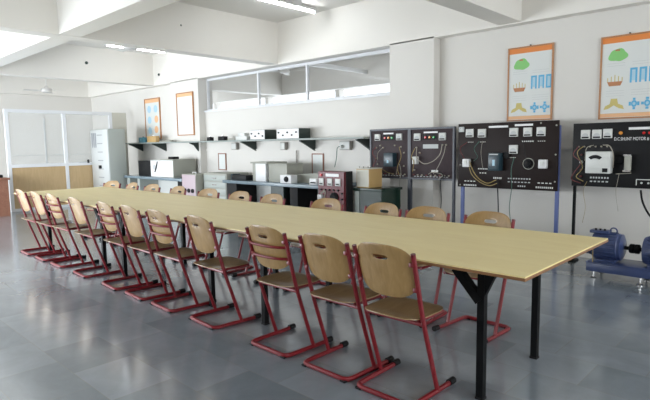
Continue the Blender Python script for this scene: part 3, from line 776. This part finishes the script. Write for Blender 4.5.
P.lead([(-3.2, -.02, 1.33), (-3.28, -.05, 1.25), (-3.22, -.04, 1.12)], 'cord_r', .005)
P.lead([(-3.04, -.02, 1.34), (-3.09, -.05, 1.25), (-3.05, -.04, 1.15), (-3.1, -.04, 1.1)], 'cord_g', .005)
P.lead([(-3.0, -.02, 1.34), (-3.0, -.05, 1.2), (-2.98, -.04, 1.02)], 'cord_w', .004)
P.lead([(-2.6, -.02, 1.15), (-2.62, -.05, 1.0), (-2.61, -.05, .8), (-2.64, -.03, .55), (-2.62, 0, .3)], 'cord_g', .006)
P.lead([(-2.5, -.02, 1.36), (-2.47, -.04, 1.2), (-2.45, -.04, 1.12)], 'black', .005)
P.lead([(-2.79, -.03, .88), (-2.785, -.04, .78), (-2.79, 0, .5), (-2.79, .02, .03)], 'black', .010)
P.leg(-3.29, .02, 1.5, 'blueleg'); P.leg(-2.13, .02, 1.5, 'blueleg')

# black panel at right edge
P = Panel('control_panel', 'black control panel with a large white voltmeter at the right edge of the photo', -1.965, -.74, .845, 1.51, 'black')
for a in ((-1.88, -1.79, 1.345, 1.44), (-1.77, -1.68, 1.345, 1.44), (-1.665, -1.58, 1.35, 1.445), (-1.2, -1.11, 1.345, 1.44)): P.meter(*a)
P.strip(-1.435, -1.12, 1.43, 1.455)
P.knob(-1.505, 1.40, .018, 'amber', .02, 'lamp'); P.knob(-1.30, 1.395, .014, 'redlamp', .02, 'lamp'); P.knob(-1.25, 1.395, .014, 'redlamp', .02, 'lamp')
text_mesh('D.C.SHUNT MOTOR # D.C. SHUNT', .046, 'white', 'lettering', P.t, (-1.565-P.x0, -.002, 1.325), sx=.68)
o = P.block(-1.80, -1.565, .99, 1.215, .11, 'offwhite', 'voltmeter')
MB().prism([(-1.705-P.x0+.075*math.cos(a)*1.0, 1.125+.055*math.sin(a)) for a in [PI*k/12 for k in range(2, 11)]] + [(-1.705-P.x0+.045*math.cos(a), 1.12+.025*math.sin(a)) for a in [PI*k/12 for k in range(10, 1, -1)]], 'y', -.113, -.1105).build('scale', 'black', o)
MB().box(-1.635-P.x0, -1.585-P.x0, -.113, -.1105, 1.005, 1.045).build('rating_plate', 'black', o)
o = MB().cyl((-1.42-P.x0, -.045, 1.03), (-1.42-P.x0, -.045, 1.17), .032, n=18).build('rheostat', 'boxgrey', P.t)
MB().box(-1.455-P.x0, -1.385-P.x0, -.08, -.0005, 1.17, 1.185).build('end_plate', 'steel', o); MB().box(-1.455-P.x0, -1.385-P.x0, -.08, -.0005, 1.012, 1.029).build('end_plate', 'steel', o)
MB().lathe([(.05, 0), (.05, .02), (.03, .035)], (-1.5-P.x0, -.0005, 1.13), (0, -1, 0)).build('dial', 'blackmetal', P.t)
P.marks(-1.78, -1.59, .94, 7, 'pgrey', .018); P.marks(-1.78, -1.59, .90, 5, 'pgrey', .014)
for k in range(6): P.knob(-1.90+.055*k, 1.265, .009, 'cord_w', .02)
for z in (1.18, 1.1, 1.02, .95): P.knob(-1.87, z, .018 if z == 1.1 else .01, 'offwhite' if z == 1.1 else 'cord_r', .03)
P.lead([(-1.9, -.02, 1.27), (-1.94, -.05, 1.18), (-1.86, -.06, 1.1), (-1.92, -.05, 1.0), (-1.95, -.05, .92), (-1.86, -.04, .88)], 'cord_r', .006)
P.lead([(-1.85, -.02, 1.27), (-1.90, -.05, 1.2), (-1.84, -.06, 1.05), (-1.9, -.06, .95), (-1.83, -.05, .9)], 'cord_y', .006)
P.lead([(-1.66, -.02, 1.28), (-1.58, -.09, 1.27), (-1.54, -.1, 1.18), (-1.55, -.06, 1.05)], 'cord_w', .007)
P.lead([(-1.75, -.02, 1.28), (-1.80, -.08, 1.25), (-1.82, -.06, 1.12)], 'cord_w', .005)
P.lead([(-1.53, -.02, .985), (-1.40, -.03, .995), (-1.40, -.02, 1.0)], 'cord_w', .005)
P.lead([(-1.5, -.02, .985), (-1.505, -.05, .9), (-1.52, -.03, .8), (-1.50, 0, .6)], 'cord_w', .003)
P.lead([(-1.80, -.03, .90), (-1.83, -.04, .80), (-1.81, -.02, .62), (-1.84, 0, .45)], 'cord_y', .003)
P.strip(-1.35, -1.12, .93, .938, 'offwhite', 'frame_mark'); P.strip(-1.35, -1.342, .875, .93, 'offwhite', 'frame_mark'); P.strip(-1.12, -1.112, .875, .938, 'offwhite', 'frame_mark')
for x in (-1.3, -1.24, -1.18): P.knob(x, .9, .01, 'offwhite', .02)
P.lead([(-1.30, -.02, .83), (-1.275, -.04, .72), (-1.22, -.03, .60), (-1.12, -.02, .48), (-1.03, -.1, .40)], 'black', .013)
P.leg(-1.945, .02, 1.48, 'blackmetal', .012); P.leg(-.76, .02, 1.48, 'blackmetal', .012)

# twin grey panels in a slate frame
def twin(x0, x1, label, left):
    P = Panel('test_panel', label, x0, x1, .855, 1.515, 'greyboard')
    fr = MB(); W = x1-x0
    fr.box(-.012, .012, -.012, .034, .0, 1.53); fr.box(W-.012, W+.012, -.012, .034, .0, 1.53)
    fr.box(.012, W-.012, -.012, -.0005, 1.505, 1.53); fr.box(.012, W-.012, -.012, -.0005, .845, .868)
    fr.build('stand_frame', 'frameblue', P.t)
    for k in range(9): P.knob(x0+.06+k*(W-.12)/8, .905, .011, 'cord_w' if k % 3 else 'cord_r', .025)
    P.marks(x0+.06, x1-.06, .885, 11, 'pgrey', .01)
    return P
P = twin(-4.725, -4.075, 'left grey test panel of the twin stand, carrying a black box', True)
P.meter(-4.64, -4.55, 1.37, 1.46); P.meter(-4.27, -4.18, 1.37, 1.46); P.strip(-4.50, -4.33, 1.455, 1.475)
P.strip(-4.52, -4.30, 1.37, 1.445, 'black', 'lamp_strip')
for x, m_ in ((-4.47, 'redlamp'), (-4.41, 'amber'), (-4.35, 'greenlamp')): P.knob(x, 1.405, .018, m_, .02, 'lamp')
o = P.block(-4.43, -4.27, 1.01, 1.20, .10, 'darkblue', 'autotransformer'); MB().box(.355, .385, -.1025, -.1005, 1.06, 1.10).build('label', 'plight', o)
for x, z in ((-4.62, 1.27), (-4.55, 1.30), (-4.5, 1.27), (-4.63, 1.12), (-4.6, 1.04), (-4.3, 1.3), (-4.2, 1.28), (-4.15, 1.2), (-4.64, .97), (-4.15, 1.02)): P.knob(x, z, .012, 'cord_w', .02)
P.lead([(-4.62, -.02, 1.28), (-4.66, -.05, 1.2), (-4.60, -.05, 1.1), (-4.65, -.05, 1.0), (-4.58, -.04, .91)], 'cord_r', .006)
P.lead([(-4.22, -.02, 1.28), (-4.16, -.06, 1.15), (-4.22, -.06, 1.0), (-4.20, -.05, .90)], 'cord_y', .006)
P.lead([(-4.25, -.05, .9), (-4.21, -.05, 1.05), (-4.17, -.05, .95), (-4.23, 0, .75), (-4.22, .02, .45)], 'cord_w', .005)
P.lead([(-4.5, -.02, 1.27), (-4.56, -.05, 1.2), (-4.58, -.04, 1.1)], 'cord_w', .005)
P.lead([(-4.55, -.02, .91), (-4.5, -.05, .97), (-4.4, -.05, .93), (-4.3, -.04, .91)], 'cord_y', .005)
P = twin(-4.05, -3.395, 'right grey test panel of the twin stand, with looping pale leads', False)
P.meter(-3.98, -3.885, 1.36, 1.455); P.meter(-3.60, -3.505, 1.36, 1.455); P.strip(-3.84, -3.63, 1.455, 1.475)
P.strip(-3.855, -3.64, 1.37, 1.44, 'black', 'lamp_strip')
for x, m_ in ((-3.81, 'redlamp'), (-3.745, 'amber'), (-3.685, 'greenlamp')): P.knob(x, 1.40, .018, m_, .02, 'lamp')
P.strip(-3.85, -3.62, 1.255, 1.31, 'pgrey', 'terminal_plate'); P.marks(-3.84, -3.63, 1.28, 7, 'offwhite', .03)
P.block(-3.98, -3.91, 1.05, 1.15, .07, 'offwhite', 'plug_socket')
for x, z in ((-3.95, 1.27), (-3.9, 1.2), (-3.55, 1.3), (-3.5, 1.3), (-3.98, .97)): P.knob(x, z, .012, 'cord_w', .02)
P.lead([(-3.93, -.03, 1.27), (-3.90, -.07, 1.14), (-3.78, -.09, 1.06), (-3.65, -.09, 1.09), (-3.56, -.06, 1.18), (-3.545, -.03, 1.30)], 'cord_w', .008)
P.lead([(-3.50, -.02, 1.31), (-3.50, -.07, 1.18), (-3.58, -.07, 1.02), (-3.66, -.05, .93)], 'cord_w', .007)
P.lead([(-3.96, -.03, 1.26), (-3.99, -.06, 1.15), (-3.94, -.08, 1.08), (-3.98, -.05, .95)], 'cord_y', .007)
P.lead([(-3.62, -.04, .92), (-3.54, -.08, .95), (-3.50, -.06, .90), (-3.56, -.04, .84), (-3.57, 0, .6), (-3.60, .02, .3)], 'black', .008)
P.lead([(-3.75, -.03, .92), (-3.65, -.07, .95), (-3.52, -.06, .92), (-3.58, -.05, .86)], 'cord_w', .007)
P.strip(-3.72, -3.62, .95, .975, 'offwhite', 'tag')

# ------------------------------------------------------------------ motor generator set
t = thing('motor_set', 'blue coupled motor and generator set on a low blue bed plate by the wall', 'machine', (-1.25, 5.52, 0))
bp = MB(); bp.box(-.36, .62, -.16, -.10, .075, .155, .004); bp.box(-.36, .62, .10, .16, .075, .155, .004)
bp.box(-.36, -.31, -.0995, .0995, .075, .15); bp.box(.57, .62, -.0995, .0995, .075, .15); bp.box(-.36, .62, -.17, .17, .1555, .167, .003)
bp.build('bed_plate', 'motorblue', t)
for x in (-.30, .10, .55):
    for y in (-.13, .13):
        f = MB().lathe([(.028, 0), (.03, .012), (.012, .02), (.012, .074)], (x, y, 0), (0, 0, 1), 14).build('levelling_foot', 'steel', t)
def motor(cx, L_, R, name):
    zc = .167+R+.012
    b = MB().lathe([(R*.55, -L_/2), (R*.92, -L_/2+.012), (R, -L_/2+.03), (R, L_/2-.05), (R*.96, L_/2-.045), (R*.96, L_/2-.02), (R*.6, L_/2)], (cx, 0, zc), (1, 0, 0), 32)
    o = b.build(name, 'motorblue', t)
    fn = MB()
    for k in range(20):
        a = 2*PI*k/20; cy, cz = math.cos(a), math.sin(a)
        mt = Matrix.Translation((cx, 0, zc)) @ Matrix.Rotation(a, 4, 'X')
        fn.box(-L_/2+.045, L_/2-.065, -.003, .003, R-.002, R+.008, mat=mt)
    fn.build('cooling_fins', 'motorblue', o)
    MB().box(cx-L_*.32, cx+L_*.32, -R*.8, R*.8, .1675, .19, .003).build('mounting_feet', 'motorblue', o)
    return o, zc
mo, zc = motor(-.21, .28, .13, 'motor_body')
MB().lathe([(.045, -.07), (.075, -.06), (.08, -.01), (.06, 0)], (-.35, 0, zc-.02), (1, 0, 0), 20).build('fan_cowl', 'motorblue', mo)
MB().tube([(-.17+.03*math.cos(a), 0, zc+.15+.03*math.sin(a)) for a in [2*PI*k/16 for k in range(16)]], .007, 8, close=True).build('lifting_eye', 'motorblue', mo)
MB().box(-.37, -.20, -.06, .06, zc+.123, zc+.152, .006).build('terminal_box', 'motorblue', mo)
for x in (-.32, -.28, -.24): MB().cyl((x, -.03, zc+.152), (x, -.03, zc+.168), .01, n=8).build('terminal_post', 'black', mo)
MB().cyl((-.30, -.17, .168), (-.30, -.17, .30), .004, n=6).build('lead', 'cord_y', mo)
ge, _ = motor(.235, .30, .13, 'generator_body')
c_ = MB(); c_.cyl((-.07, 0, zc), (.09, 0, zc), .018, n=16)
c_.lathe([(.035, .0), (.045, .008), (.045, .04), (.035, .045), (.045, .05), (.045, .085), (.035, .09)], (-.03, 0, zc), (1, 0, 0), 20)
c_.build('coupling_shaft', 'blackmetal', t)

# ------------------------------------------------------------------ tube lights and ceiling fans
def tube_light(x, y0, y1, z, label, lit=True):
    t = thing('tube_light', label, 'light', (x, (y0+y1)/2, z), 0, 'tube lights on the ceiling'); h = (y1-y0)/2
    MB().box(-.03, .03, -h, h, -.0, .055, .004).build('batten', 'white', t)
    MB().cyl((0, -h+.03, -.022), (0, h-.03, -.022), .014, n=14).build('tube', 'tube' if lit else 'white', t)
    for s in (-1, 1): MB().box(-.02, .02, s*(h-.015)-.014, s*(h-.015)+.014, -.04, -.0005).build('end_holder', 'white', t)
    return t
tube_light(-5.75, 4.62, 5.9, ZC-.056, 'lit fluorescent tube on the ceiling at the top centre of the photo')
tl_ = tube_light(-9.9, 4.5, 5.75, 3.262, 'lit fluorescent tube seen beyond the middle cross beam')
for y in (-.4, .4): MB().cyl((0, y, .056), (0, y, ZC-3.263), .006, n=8).build('hanger', 'white', tl_)
for x, y, lab in ((.9, 3.9, 'added unseen tube light on the ceiling, brightening the side right of the control panels'), (.2, .2, 'added unseen tube light on the ceiling, brightening the open floor beside the camera')):  # two unseen tube lights, added to brighten the near end of the room
    tube_light(x, y, y+1.28, ZC-.056, lab)
def fan(loc, top, label, rz, R=.6):
    t = thing('ceiling_fan', label, 'fan', loc, rz, 'ceiling fans'); h = top-loc[2]
    MB().lathe([(.05, -.07), (.11, -.05), (.13, -.01), (.11, .035), (.05, .05), (.03, .09)], (0, 0, 0), (0, 0, 1), 24).build('motor_housing', 'fan', t)
    MB().cyl((0, 0, .08), (0, 0, h), .011, n=10).build('down_rod', 'fan', t)
    MB().lathe([(.02, h-.08), (.055, h-.06), (.06, h-.001)], (0, 0, 0), (0, 0, 1), 16).build('canopy', 'fan', t)
    for k in range(3):
        mt = Matrix.Rotation(2*PI*k/3, 4, 'Z') @ Matrix.Rotation(math.radians(8), 4, 'X')
        bl = MB(); bl.box(.11, .22, -.02, .02, -.032, -.026, mat=mt)
        bl.box(.18, R, -.06, .06, -.026, -.021, mat=mt, bev=.002); bl.build('blade', 'fan', t)
    return t
fan((-4.9, 4.72, 3.22), ZC, 'ceiling fan cut by the top edge beside the lit tube', .3, .5)
fan((-9.0, 4.55, 3.10), ZC, 'ceiling fan hub seen just in front of the far lit tube', 1.0, .45)
fan((-13.6, 4.7, 2.72), ZC, 'pale ceiling fan hanging over the space behind the partition', .5, .5)
fan((-9.1, 8.3, 3.02), ZC, 'ceiling fan in the next room seen through the clerestory', .2)
t = thing('hanging_batten', 'long white unlit light batten in the next room seen through the clerestory', 'light', (-8.1, 9.0, 3.0))
MB().box(-.03, .03, -1.7, 1.6, 0, .09, .004).build('batten', 'white', t)
for y in (-1.3, 1.2): MB().cyl((0, y, .09), (0, y, ZC-3.0), .008, n=8).build('hanger', 'white', t)
